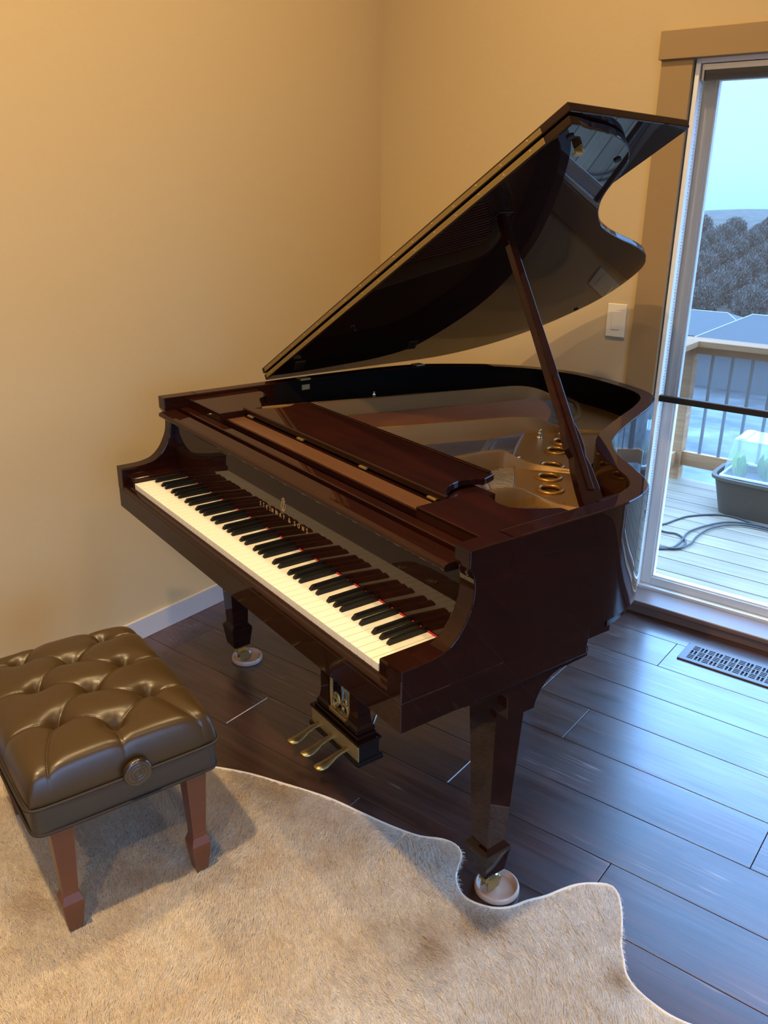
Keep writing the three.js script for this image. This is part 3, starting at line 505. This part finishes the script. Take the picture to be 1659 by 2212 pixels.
// ------------------------------------------------------------------ tufted bench
{
  const E2 = .006, turn = -.2845;   // local x: towards the knob end, local z: away from the keyboard
  const t = thing('piano_bench', 'tufted brown leather adjustable piano bench with reddish wooden legs', 'bench', [.773, 0, 2.095], turn);
  const A = .262, B = .203;
  const rr = (a, b, r, n = 8) => { const p = []; for (const [sx, sz, a0] of [[1, 1, 0], [-1, 1, 90], [-1, -1, 180], [1, -1, 270]]) for (let k = 0; k <= n; k++) { const q = (a0 + 90 * k / n) * Math.PI / 180; p.push([sx * (a - r) + r * Math.cos(q), sz * (b - r) + r * Math.sin(q)]); } return p; };
  mesh('apron', plan(rr(A, B, .022), .302, .374, .004, [], 3), M.leatherDark, t);
  for (const y of [.305, .373]) mesh('piping', tube(rr(A + (y > .35 ? .006 : .001), B + (y > .35 ? .008 : .001), .025, 4).map(p => [p[0], y, -p[1]]), .0036, 180, 6, true), M.piping, t);
  // cushion
  const btn = []; for (const x of [.180, .025, -.130]) btn.push([x, -.008]); for (const x of [.104, -.050, -.204]) for (const z of [-.110, .096]) btn.push([x, z]);
  const seg = []; const mids = btn.slice(0, 3), outs = btn.slice(3);
  for (const m of mids) for (const o of outs) if (Math.abs(Math.abs(m[0] - o[0]) - .077) < .01) seg.push([m, o]);
  seg.push([mids[0], [.30, -.004]]); for (const o of outs) seg.push([o, [o[0] + .004, Math.sign(o[1]) * .24]]); for (const z of [-.110, .096]) { seg.push([[-.204, z], [-.29, z * .3 - .005]]); seg.push([[.104, z], [.30, z * 1.75]]); }
  const segd = (x, z, [a, b]) => { const dx = b[0] - a[0], dz = b[1] - a[1], L = dx * dx + dz * dz, k = Math.max(0, Math.min(1, ((x - a[0]) * dx + (z - a[1]) * dz) / L)), bow = .010 * Math.sin(k * Math.PI) / Math.sqrt(L); return [Math.hypot(x - a[0] - dx * k + dz * bow, z - a[1] - dz * k - dx * bow), k]; };
  const NX = 320, NZ = 250, pos = [], idx = [], CA = .266, CB = .209;
  const f = t => Math.sign(t) * (1 - Math.pow(1 - Math.abs(t), 1.9));
  const crown = (x, z) => { const u = Math.abs(x / CA), v = Math.abs(z / CB); return .458 + .016 * (1 - u * u) * (1 - v * v) - .020 * Math.pow(u, 5) * Math.pow(v, 4) - .008 * Math.pow(v, 4); };
  const topY = (x, z, flat = false) => {
    const au = Math.min(1, Math.abs(x) / CA), av = Math.min(1, Math.abs(z) / CB), eu = Math.sqrt(1 - Math.pow(au, 30)), ev = Math.sqrt(1 - Math.pow(av, 24));
    let g = 0, cr = 0;
    for (const b of btn) { const r = Math.hypot(x - b[0], z - b[1]); g += .043 * Math.exp(-Math.pow(r / .0190, 1.15)); }
    for (const s of seg) { const [d] = segd(x, z, s); cr = Math.max(cr, .0048 * Math.exp(-d / .0022) + .0042 * Math.exp(-Math.pow(d / .016, 2))); }
    return .376 + (crown(x, z) - .376 - g - cr) * eu * ev;
  };
  for (let j = 0; j <= NZ; j++) for (let i = 0; i <= NX; i++) {
    const u = f(i / NX * 2 - 1), v = f(j / NZ * 2 - 1), x = u * CA, z = v * CB, kc = 1 - .030 * Math.pow(Math.abs(u * v), 9);
    pos.push(x * kc, topY(x, z), z * kc);
  }
  for (let j = 0; j < NZ; j++) for (let i = 0; i < NX; i++) { const a = j * (NX + 1) + i, b = a + 1, c = a + NX + 1, d = c + 1; idx.push(a, c, b, b, c, d); }
  const g = new THREE.BufferGeometry(); g.setAttribute('position', new THREE.Float32BufferAttribute(pos, 3)); g.setIndex(idx); g.computeVertexNormals();
  const uv = new Float32Array(pos.length / 3 * 2); for (let i = 0; i < pos.length / 3; i++) { uv[2 * i] = pos[3 * i]; uv[2 * i + 1] = pos[3 * i + 2]; } g.setAttribute('uv', new THREE.BufferAttribute(uv, 2));
  const cu = mesh('cushion', g, M.leather, t);
  for (const [x, z] of btn) { const s = new THREE.SphereGeometry(.0085, 14, 8); s.scale(1, .45, 1); s.translate(x, topY(x, z) + .0005, z); mesh('tuft_button', s, M.leather, cu); }
  for (const [a, b] of seg) { // stitched pleats between the buttons
    const L = Math.hypot(b[0] - a[0], b[1] - a[1]), dx = b[0] - a[0], dz = b[1] - a[1], pts = [];
    for (let k = 0; k <= 14; k++) { const t = .10 + .80 * k / 14, bow = .010 * Math.sin(t * Math.PI) / L, x = a[0] + dx * t - dz * bow, z = a[1] + dz * t + dx * bow; if (Math.abs(x) < CA * .985 && Math.abs(z) < CB * .985) pts.push([x, topY(x, z) + .0004, z]); }
    if (pts.length > 3) mesh('pleat', tube(pts, .0009, 28, 5), M.piping, cu);
  }
  // height knob
  const kp = [[0, .0265], [.005, .0275], [.0075, .0255], [.0085, .0270], [.0125, .0275], [.0145, .0255], [.0155, .0272], [.020, .0275], [.0225, .0255], [.0245, .0275], [.0285, .0268], [.0315, .0225], [.0315, .0165], [.0285, .013], [.012, .011], [.010, 0], [0, 0]];
  const kg = lathe(kp, 48); kg.rotateZ(-Math.PI / 2); kg.translate(A - .002, .385, -.012); mesh('height_knob', kg, M.knob, t);
  // legs
  const ls = [[.305, .0245], [.125, .0160], [.112, .0165], [.092, .0225], [.078, .0220], [.014, .0150]];
  for (const sx of [-1, 1]) for (const sz of [-1, 1]) mesh('leg', shaft(ls).translate(sx * .226, 0, sz * .149 - .002), M.benchLeg, t);
}

// ------------------------------------------------------------------ cowhide rug
{
  const rug = thing('cowhide_rug', 'cream and tan cowhide rug under the bench and piano leg', 'rug');
  const key = [[.25, 2.13], [.40, 1.97], [.60, 1.83], [.781, 1.729], [.868, 1.693], [.97, 1.665], [1.04, 1.647], [1.117, 1.631], [1.212, 1.623], [1.304, 1.614], [1.383, 1.598], [1.439, 1.570], [1.476, 1.569], [1.502, 1.590], [1.517, 1.628], [1.530, 1.657], [1.560, 1.686], [1.590, 1.695], [1.64, 1.684], [1.675, 1.657], [1.699, 1.614], [1.726, 1.575], [1.749, 1.529], [1.769, 1.497], [1.80, 1.468], [1.832, 1.452], [1.853, 1.464], [1.879, 1.503], [1.901, 1.551], [1.92, 1.599], [1.937, 1.627], [1.955, 1.657], [1.977, 1.675], [2.004, 1.686], [2.035, 1.693], [2.062, 1.696], [2.10, 1.692], [2.20, 1.66], [2.34, 1.70], [2.40, 1.90], [2.30, 2.25], [2.24, 2.7], [2.02, 3.05], [1.60, 3.22], [1.15, 3.05], [.78, 2.78], [.42, 2.62], [.22, 2.40]];
  const c = spline(key.map(p => [p[0], p[1]]), 420, true).map(p => [p[0], p[1]]); c.pop();
  const s = new THREE.Shape(c.map(p => V2(p[0], -p[1]))), g0 = new THREE.ExtrudeGeometry(s, { depth: .0035, bevelEnabled: false }); g0.rotateX(-Math.PI / 2); g0.translate(0, .0008, 0);
  const hide = mesh('hide', boxUV(g0), M.skin, rug);
  mesh('trimmed_edge', tube(c.filter((_, i) => i % 2 === 0).map(p => [p[0], .0035, p[1]]), .0036, 500, 6, true), M.hide, hide);
  // hair: small wisps, each a handful of bent tapering blades
  const wisp = (n, s1) => {
    let q = s1; const r = () => { q = (q * 1664525 + 1013904223) >>> 0; return q / 4294967296; }; const pos = [], tones = [];
    for (let k = 0; k < n; k++) {
      const x = (r() - .5) * .0055, z = (r() - .5) * .008, L = .020 + r() * .018, a = (r() - .5) * .34, w = .0006 + r() * .0008, lift = .0026 + r() * .0046, tone = .60 + .50 * r(), cx = Math.cos(a), sx = Math.sin(a);
      const P = (t, side2) => { const l = L * t, y = lift * Math.sin(Math.min(1, t * 1.15) * 2.2) + .0015 * t, ww = w * (1 - t) * side2, bend = .0022 * (r() * 0 + Math.sin(k * 2.1)) * t * t; return [x + sx * l + cx * (ww + bend), y, z + cx * l - sx * (ww + bend)]; };
      const a0 = P(0, 1), b0 = P(0, -1), a1 = P(.45, 1.1), b1 = P(.45, -1.1), a2 = P(.8, 1.6), b2 = P(.8, -1.6), e = P(1, 0);
      pos.push(...a0, ...b0, ...a1, ...b0, ...b1, ...a1, ...a1, ...b1, ...a2, ...b1, ...b2, ...a2, ...a2, ...b2, ...e); for (let i = 0; i < 15; i++) tones.push(tone, tone, tone);
    }
    const g = new THREE.BufferGeometry(); g.setAttribute('position', new THREE.Float32BufferAttribute(pos, 3)); g.setAttribute('color', new THREE.Float32BufferAttribute(tones, 3)); g.computeVertexNormals();
    const nn = g.attributes.normal; for (let i = 0; i < nn.count; i++) if (nn.getY(i) < 0) nn.setXYZ(i, -nn.getX(i), -nn.getY(i), -nn.getZ(i)); return g;
  };
  const inside = (x, z) => { let r = false; for (let i = 0, j = c.length - 1; i < c.length; j = i++) if ((c[i][1] > z) !== (c[j][1] > z) && x < (c[j][0] - c[i][0]) * (z - c[i][1]) / (c[j][1] - c[i][1]) + c[i][0]) r = !r; return r; };
  const cand = [[], [], []];
  const edgeD = (x, z) => { let m = 9; for (let i = 0; i < c.length; i += 2) { const d = (c[i][0] - x) ** 2 + (c[i][1] - z) ** 2; if (d < m) m = d; } return Math.sqrt(m); };
  const STEP = .0050;
  for (let x = .2; x < 2.42; x += STEP) for (let z = 1.44; z < 2.85; z += STEP) {
    const far = z > 2.62 || (x + z * 1.27 > 5.0); if (far && rnd() < .7) { rnd(); continue; }
    const px = x + (rnd() - .5) * STEP * 1.6, pz = z + (rnd() - .5) * STEP * 1.6; if (!inside(px, pz)) continue;
    cand[Math.floor(rnd() * 3)].push([px, pz]);
  }
  const MARKS = [[1.613, 1.754, .055, .8], [1.587, 1.861, .06, .55], [1.66, 1.72, .045, .6], [1.941, 1.672, .03, .8], [.95, 1.73, .09, .4], [1.50, 1.94, .06, .3]];   // tan coat patches, one painting in lamplight by the bench: x, z, size, strength
  const m4 = new THREE.Matrix4(), qt = new THREE.Quaternion(), col = new THREE.Color(), up = V3(0, 1, 0);
  cand.forEach((list, k) => {
    const im = new THREE.InstancedMesh(wisp(6, 100 + k * 17), M.fur, list.length); im.name = 'hair'; im.castShadow = im.receiveShadow = true; im.userData.kind = 'stuff';
    list.forEach(([x, z], i) => {
      const e = edgeD(x, z), n1 = N1(x * 3.1 + 4, z * 3.1, 64, 64), n2 = N2(x * 26, z * 26, 256, 256), n3 = N3(x * 9, z * 9, 128, 128);
      // hair lies mostly towards the viewer, swirling with the body of the hide
      const ang = .95 + (n1 - .5) * 1.3 + (n2 - .5) * .6 + (rnd() - .5) * .4 + (z < 1.78 ? -.9 * (1.78 - z) / .15 * (x < 1.35 ? 1 : 0) : 0);
      const sc = (.62 + .5 * rnd()) * (e < .05 ? .45 + e * 11 : 1);
      qt.setFromAxisAngle(up, ang); m4.compose(V3(x, .0036, z), qt, V3(1, sc * (.7 + .5 * rnd()), sc)); im.setMatrixAt(i, m4);
      const pale = Math.max(0, Math.min(1, (x - 1.25) * 1.5 + (n1 - .5) * 1.2)), dk = Math.pow(n2 * .6 + n3 * .4, 1.6), v = .92 + .26 * rnd();  // coat whitens to the right, with daylight from there put into its colour
      const mk = Math.min(1, MARKS.reduce((q, [mx, mz, mr, ma]) => q + ma * Math.exp(-(((x - mx) ** 2 + (z - mz) ** 2) / (mr * mr))), 0) * (.6 + .8 * n2));
      const r0 = mix(mix(.90, .70, dk), mix(.92, .80, dk), pale), g0 = mix(mix(.79, .54, dk), mix(.87, .72, dk), pale), b0 = mix(mix(.63, .37, dk), mix(.79, .60, dk), pale);
      col.setRGB(mix(r0, .50, mk) * v, mix(g0, .35, mk) * v, mix(b0, .20, mk) * v); im.setColorAt(i, col);
    });
    rug.add(im);
  });
}

// ------------------------------------------------------------------ outside: deck, railing, planter, cables
const DY = -.10;
{
  const deck = new THREE.Group(); deck.name = 'deck'; scene.add(deck); struct(deck, 'weathered wooden deck outside the glass door', 'deck');
  const bw = .1385, gp = .005, gs = [0, 1, 2, 3].map(() => { const g = box(0, 5.0, -.03, 0, 0, bw - gp, .003); const uv = g.attributes.uv, a = rnd() * 4, b = rnd() * 4; for (let i = 0; i < uv.count; i++) uv.setXY(i, uv.getX(i) + a, uv.getY(i) + b); return g; });
  for (let k = 0; k < 13; k++) { const m = mesh('deck_board', gs[k % 4], M.deck, deck); m.position.set(.60, DY, -.178 - bw * (k + 1) + gp); }
  mesh('joist', box(.6, 5.6, DY - .2, DY - .03, -2.02, -1.98, 0), M.rail, deck);
  mesh('joist', box(.6, .64, DY - .2, DY - .03, -2.0, -.16, 0), M.rail, deck);
  mesh('house_wall', box(-3, 6, -9.4, -.06, -.20, -.141, 0), M.siding, deck);
}
{
  const t = thing('deck_railing', 'wooden deck railing with thin dark metal balusters', 'railing');
  mesh('post', box(.70, .786, DY - .12, .70, -2.0, -1.915, .004), M.rail, t);
  mesh('post', box(3.10, 3.186, DY - .12, .70, -2.0, -1.915, .004), M.rail, t);
  mesh('top_rail', box(.675, 5.6, .70, .735, -2.03, -1.89, .004), M.rail, t);
  mesh('top_rail', box(.675, .81, .70, .735, -1.89, -.20, .004), M.rail, t);
  mesh('sub_rail', box(.786, 5.6, .655, .70, -1.975, -1.94, .003), M.rail, t);
  mesh('sub_rail', box(.725, .76, .655, .70, -1.915, -.20, .003), M.rail, t);
  mesh('bottom_rail', box(.786, 5.6, -.015, .07, -1.975, -1.94, .003), M.rail, t);
  mesh('bottom_rail', box(.725, .76, -.015, .07, -1.915, -.20, .003), M.rail, t);
  const bg = new THREE.CylinderGeometry(.0095, .0095, .60, 10);
  for (let k = 0; k < 20; k++) { const m = mesh('baluster', bg, M.baluster, t); m.position.set(.882 + k * .1095, .36, -1.957); }
  for (let k = 0; k < 15; k++) { const m = mesh('baluster', bg, M.baluster, t); m.position.set(.7425, .36, -1.83 + k * .1095); }
}
{
  const t = thing('planter_tub', 'dark grey plastic planter tub on the deck', 'planter', [1.36, DY, -1.62]);
  const sec = (y, a, b, r) => { const p = []; for (let k = 0; k < 40; k++) { const q = k / 40 * Math.PI * 2, e = .45, cx = Math.cos(q), cz = Math.sin(q); p.push([Math.sign(cx) * Math.pow(Math.abs(cx), e) * a, y, Math.sign(cz) * Math.pow(Math.abs(cz), e) * b]); } return p; };
  const S = [sec(0, .215, .135), sec(.19, .255, .165), sec(.195, .272, .18), sec(.212, .272, .18), sec(.212, .25, .16), sec(.17, .245, .157)], pos = [];
  for (let i = 0; i + 1 < S.length; i++) for (let k = 0; k < 40; k++) { const a = S[i][k], b = S[i + 1][k], c2 = S[i + 1][(k + 1) % 40], d = S[i][(k + 1) % 40]; pos.push(...a, ...b, ...c2, ...a, ...c2, ...d); }
  const g = new THREE.BufferGeometry(); g.setAttribute('position', new THREE.Float32BufferAttribute(pos, 3)); g.computeVertexNormals(); mesh('tub', boxUV(toCreasedNormals(g, .6)), M.tub, t);
  mesh('soil', plan(sec(0, .243, .155).map(p => [p[0], p[2]]), .165, .172), M.soil, t);
  // leafy plants
  const leafG = (() => { const s = new THREE.Shape(); s.moveTo(0, 0); s.quadraticCurveTo(.032, .04, .02, .085); s.quadraticCurveTo(.01, .105, 0, .115); s.quadraticCurveTo(-.01, .105, -.02, .085); s.quadraticCurveTo(-.032, .04, 0, 0); const g = new THREE.ShapeGeometry(s, 6); const p = g.attributes.position; for (let i = 0; i < p.count; i++) p.setZ(i, p.getY(i) ** 2 * 3 - Math.abs(p.getX(i)) * .3); g.computeVertexNormals(); return g; })();
  M.leaf.side = M.leafLight.side = THREE.DoubleSide;
  [[-.14, .02, 'lettuce plant with red-green leaves at the near end of the planter tub'], [-.02, -.03, 'tall green leafy plant in the middle of the planter tub'], [.11, .03, 'yellow-green leafy plant at the far end of the planter tub']].forEach(([x, z, label], k) => {
    const p = thing('leafy_plant', label, 'plant', [1.36 + x, DY + .172, -1.62 + z], 0, 'plants in the planter tub');
    for (let i = 0; i < 9; i++) { const m = mesh('leaf', leafG, (i + k) % 3 ? M.leaf : M.leafLight, p); m.rotation.set(-.25 - .5 * rnd(), i * 2.4 + rnd(), 0, 'YXZ'); m.scale.setScalar(.8 + .7 * rnd()); m.position.y = -.004; }
  });
  // clear storage box standing upside down over the plants
  const b = thing('clear_bin', 'clear plastic storage bin turned over the planter tub', 'storage bin', [1.365, DY + .212, -1.62]);
  const wall = [[-.21, -.135], [.21, -.135], [.21, .135], [-.21, .135]], q = [];
  const top = wall.map(([x, z]) => [x * .86, z * .86]);
  for (let k = 0; k < 4; k++) { const a = wall[k], c2 = wall[(k + 1) % 4], d = top[(k + 1) % 4], e = top[k]; q.push(a[0], 0, a[1], c2[0], 0, c2[1], d[0], .205, d[1], a[0], 0, a[1], d[0], .205, d[1], e[0], .205, e[1]); }
  q.push(top[0][0], .205, top[0][1], top[1][0], .205, top[1][1], top[2][0], .205, top[2][1], top[0][0], .205, top[0][1], top[2][0], .205, top[2][1], top[3][0], .205, top[3][1]);
  const bgm = new THREE.BufferGeometry(); bgm.setAttribute('position', new THREE.Float32BufferAttribute(q, 3)); bgm.computeVertexNormals(); mesh('box_shell', boxUV(bgm), M.bin, b);
  mesh('rim_lip', merge([box(-.222, .222, 0, .012, -.147, -.135, .003), box(-.222, .222, 0, .012, .135, .147, .003), box(-.222, -.21, 0, .012, -.135, .135, .003), box(.21, .222, 0, .012, -.135, .135, .003)]), M.lid, b);
  mesh('foot_pad', merge([box(-.165, -.13, .205, .213, -.10, .10, .004), box(.13, .165, .205, .213, -.10, .10, .004)]), M.lid, b);
}
[[[.94, -1.15], [.98, -1.11], [1.0, -1.14], [1.03, -1.25], [1.06, -1.33], [1.16, -1.44], [1.24, -1.47], [1.40, -1.43], [1.9, -1.40]],
 [[.97, -1.06], [1.04, -1.03], [1.10, -1.04], [1.16, -.99], [1.18, -.92], [1.165, -.86], [1.06, -.775], [.9, -.70]],
 [[.95, -.86], [1.05, -.80], [1.14, -.84], [1.155, -.92], [1.14, -1.07], [1.145, -1.13], [1.19, -1.26], [1.25, -1.36], [1.36, -1.41], [1.8, -1.36]],
 [[1.0, -.80], [1.16, -.842], [1.20, -.93], [1.195, -1.07], [1.215, -1.22], [1.28, -1.33], [1.37, -1.375], [1.9, -1.30]]].forEach((p, i) => {
  const o = mesh('extension_cable', tube(p.map(([x, z], k) => [x, DY + .0055 + i * .002, z]), .0052, 70, 7), M.cable); tag(o, ['dark cable on the deck running farthest from the glass door', 'dark cable on the deck with a loop at its right end', 'dark cable on the deck curving between its neighbours', 'dark cable on the deck lying nearest the glass door'][i], 'cable', 'cables on the deck');
});

// ------------------------------------------------------------------ beyond the deck: low ground, houses, wooded slope
{
  const G = -9.5;
  const gg = new THREE.PlaneGeometry(700, 700); gg.rotateX(-Math.PI / 2); gg.translate(0, G, 0); struct(mesh('ground', boxUV(gg), M.ground), 'open ground below the deck', 'ground');
  const g = new THREE.PlaneGeometry(320, 90, 80, 20); g.rotateX(-Math.PI / 2); const p = g.attributes.position;
  for (let i = 0; i < p.count; i++) { const t = (45 - p.getZ(i)) / 90, x = p.getX(i); p.setY(i, G - .3 + 7.2 * Math.min(1, t * 1.6) + (N1(x * .05 + 9, t * 4, 64, 64) - .5) * 2.2 * t); }
  g.computeVertexNormals(); g.translate(-40, 0, -112); struct(mesh('hillside', boxUV(g), M.hill), 'grey wooded slope on the horizon', 'hill');
  const house = (x, z, w, d, wh, h, label) => {
    const t = thing('house', label, 'house', [x, G, z], 0, 'houses below the deck');
    mesh('wall', box(-w / 2, w / 2, 0, wh, -d / 2, d / 2, 0), M.siding, t);
    const a = w / 2 + .5, b = d / 2 + .5, r = w / 2 - d / 2, q = [], tri = (...v) => q.push(...v.flat());
    const c0 = [-a, wh, b], c1 = [a, wh, b], c2 = [a, wh, -b], c3 = [-a, wh, -b], r0 = [-r, wh + h, 0], r1 = [r, wh + h, 0];
    tri(c0, c1, r1); tri(c0, r1, r0); tri(c1, c2, r1); tri(c2, c3, r0); tri(c2, r0, r1); tri(c3, c0, r0); tri(c0, c2, c1); tri(c0, c3, c2);
    const rg = new THREE.BufferGeometry(); rg.setAttribute('position', new THREE.Float32BufferAttribute(q, 3)); rg.computeVertexNormals(); const roof = mesh('roof', boxUV(rg), M.roof, t);
    mesh('ridge_cap', merge([tube([c0, r0], .03, 2, 5), tube([c1, r1], .03, 2, 5), tube([r0, r1], .03, 2, 5)]), M.roofEdge, roof);
  };
  house(-9.5, -51, 10, 5.6, 2.3, 1.75, 'nearer distant house with blue hipped roof right of the corner post');
  house(-20.5, -61, 15, 6, 1.4, 1.3, 'farther distant house with long low blue roof above the deck rail');
  // bare trees on the slope
  const treeProto = (k) => {
    const t = new THREE.Group(); let q = 5 + k * 91; const r = () => { q = (q * 1664525 + 1013904223) >>> 0; return q / 4294967296; };
    mesh('trunk', new THREE.CylinderGeometry(.12, .22, 2.4, 7).translate(0, 1.2, 0), M.bark, t);
    const q2 = []; for (let i = 0; i < 2600; i++) { // a haze of twigs: thin slivers pointing outwards and up
      const a = r() * 6.283, e = Math.acos(2 * r() - 1), R = Math.cbrt(r()), d0 = V3(Math.sin(e) * Math.cos(a) * 1.75, Math.cos(e) * 1.9, Math.sin(e) * Math.sin(a) * 1.75).multiplyScalar(R), c0 = d0.clone().add(V3(0, 3.1, 0));
      const dd = d0.clone().multiplyScalar(.25).add(V3(r() * 1.6 - .8, .2 + r(), r() * 1.6 - .8)).normalize().multiplyScalar(.25 + .2 * r()), w = V3(r() - .5, r() - .5, r() - .5).normalize().multiplyScalar(.075), p1 = c0.clone().add(dd), p2 = c0.clone().add(w), p3 = c0.clone().sub(w); q2.push(p1.x, p1.y, p1.z, p2.x, p2.y, p2.z, p3.x, p3.y, p3.z);
    }
    const cg = new THREE.BufferGeometry(); cg.setAttribute('position', new THREE.Float32BufferAttribute(q2, 3)); cg.computeVertexNormals();
    mesh('crown', cg, M.twig, t); return t;
  };
  const protos = [0, 1, 2].map(treeProto);
  for (let row = 0; row < 9; row++) for (let i = 0; i < 11; i++) {
    const z = -69 - row * 4.0 - rnd() * .4, x = -15 - row * 1.9 + (i - 5.5) * 3.9 + rnd() * .4 + (row % 2) * 1.9, t = protos[(i + row) % 3].clone(); t.name = numbered('bare_tree'); const sc = .78 + .06 * rnd();
    const tt = (-67 - z) / 90; t.position.set(x, G - .4 + 7.2 * Math.min(1, Math.max(0, tt) * 1.6), z); t.rotation.y = rnd() * 6; t.scale.setScalar(sc); scene.add(t);
    tag(t, 'grey leafless tree on the far wooded slope', 'tree', 'trees on the far slope');
  }
}
renderer.render(scene, camera);
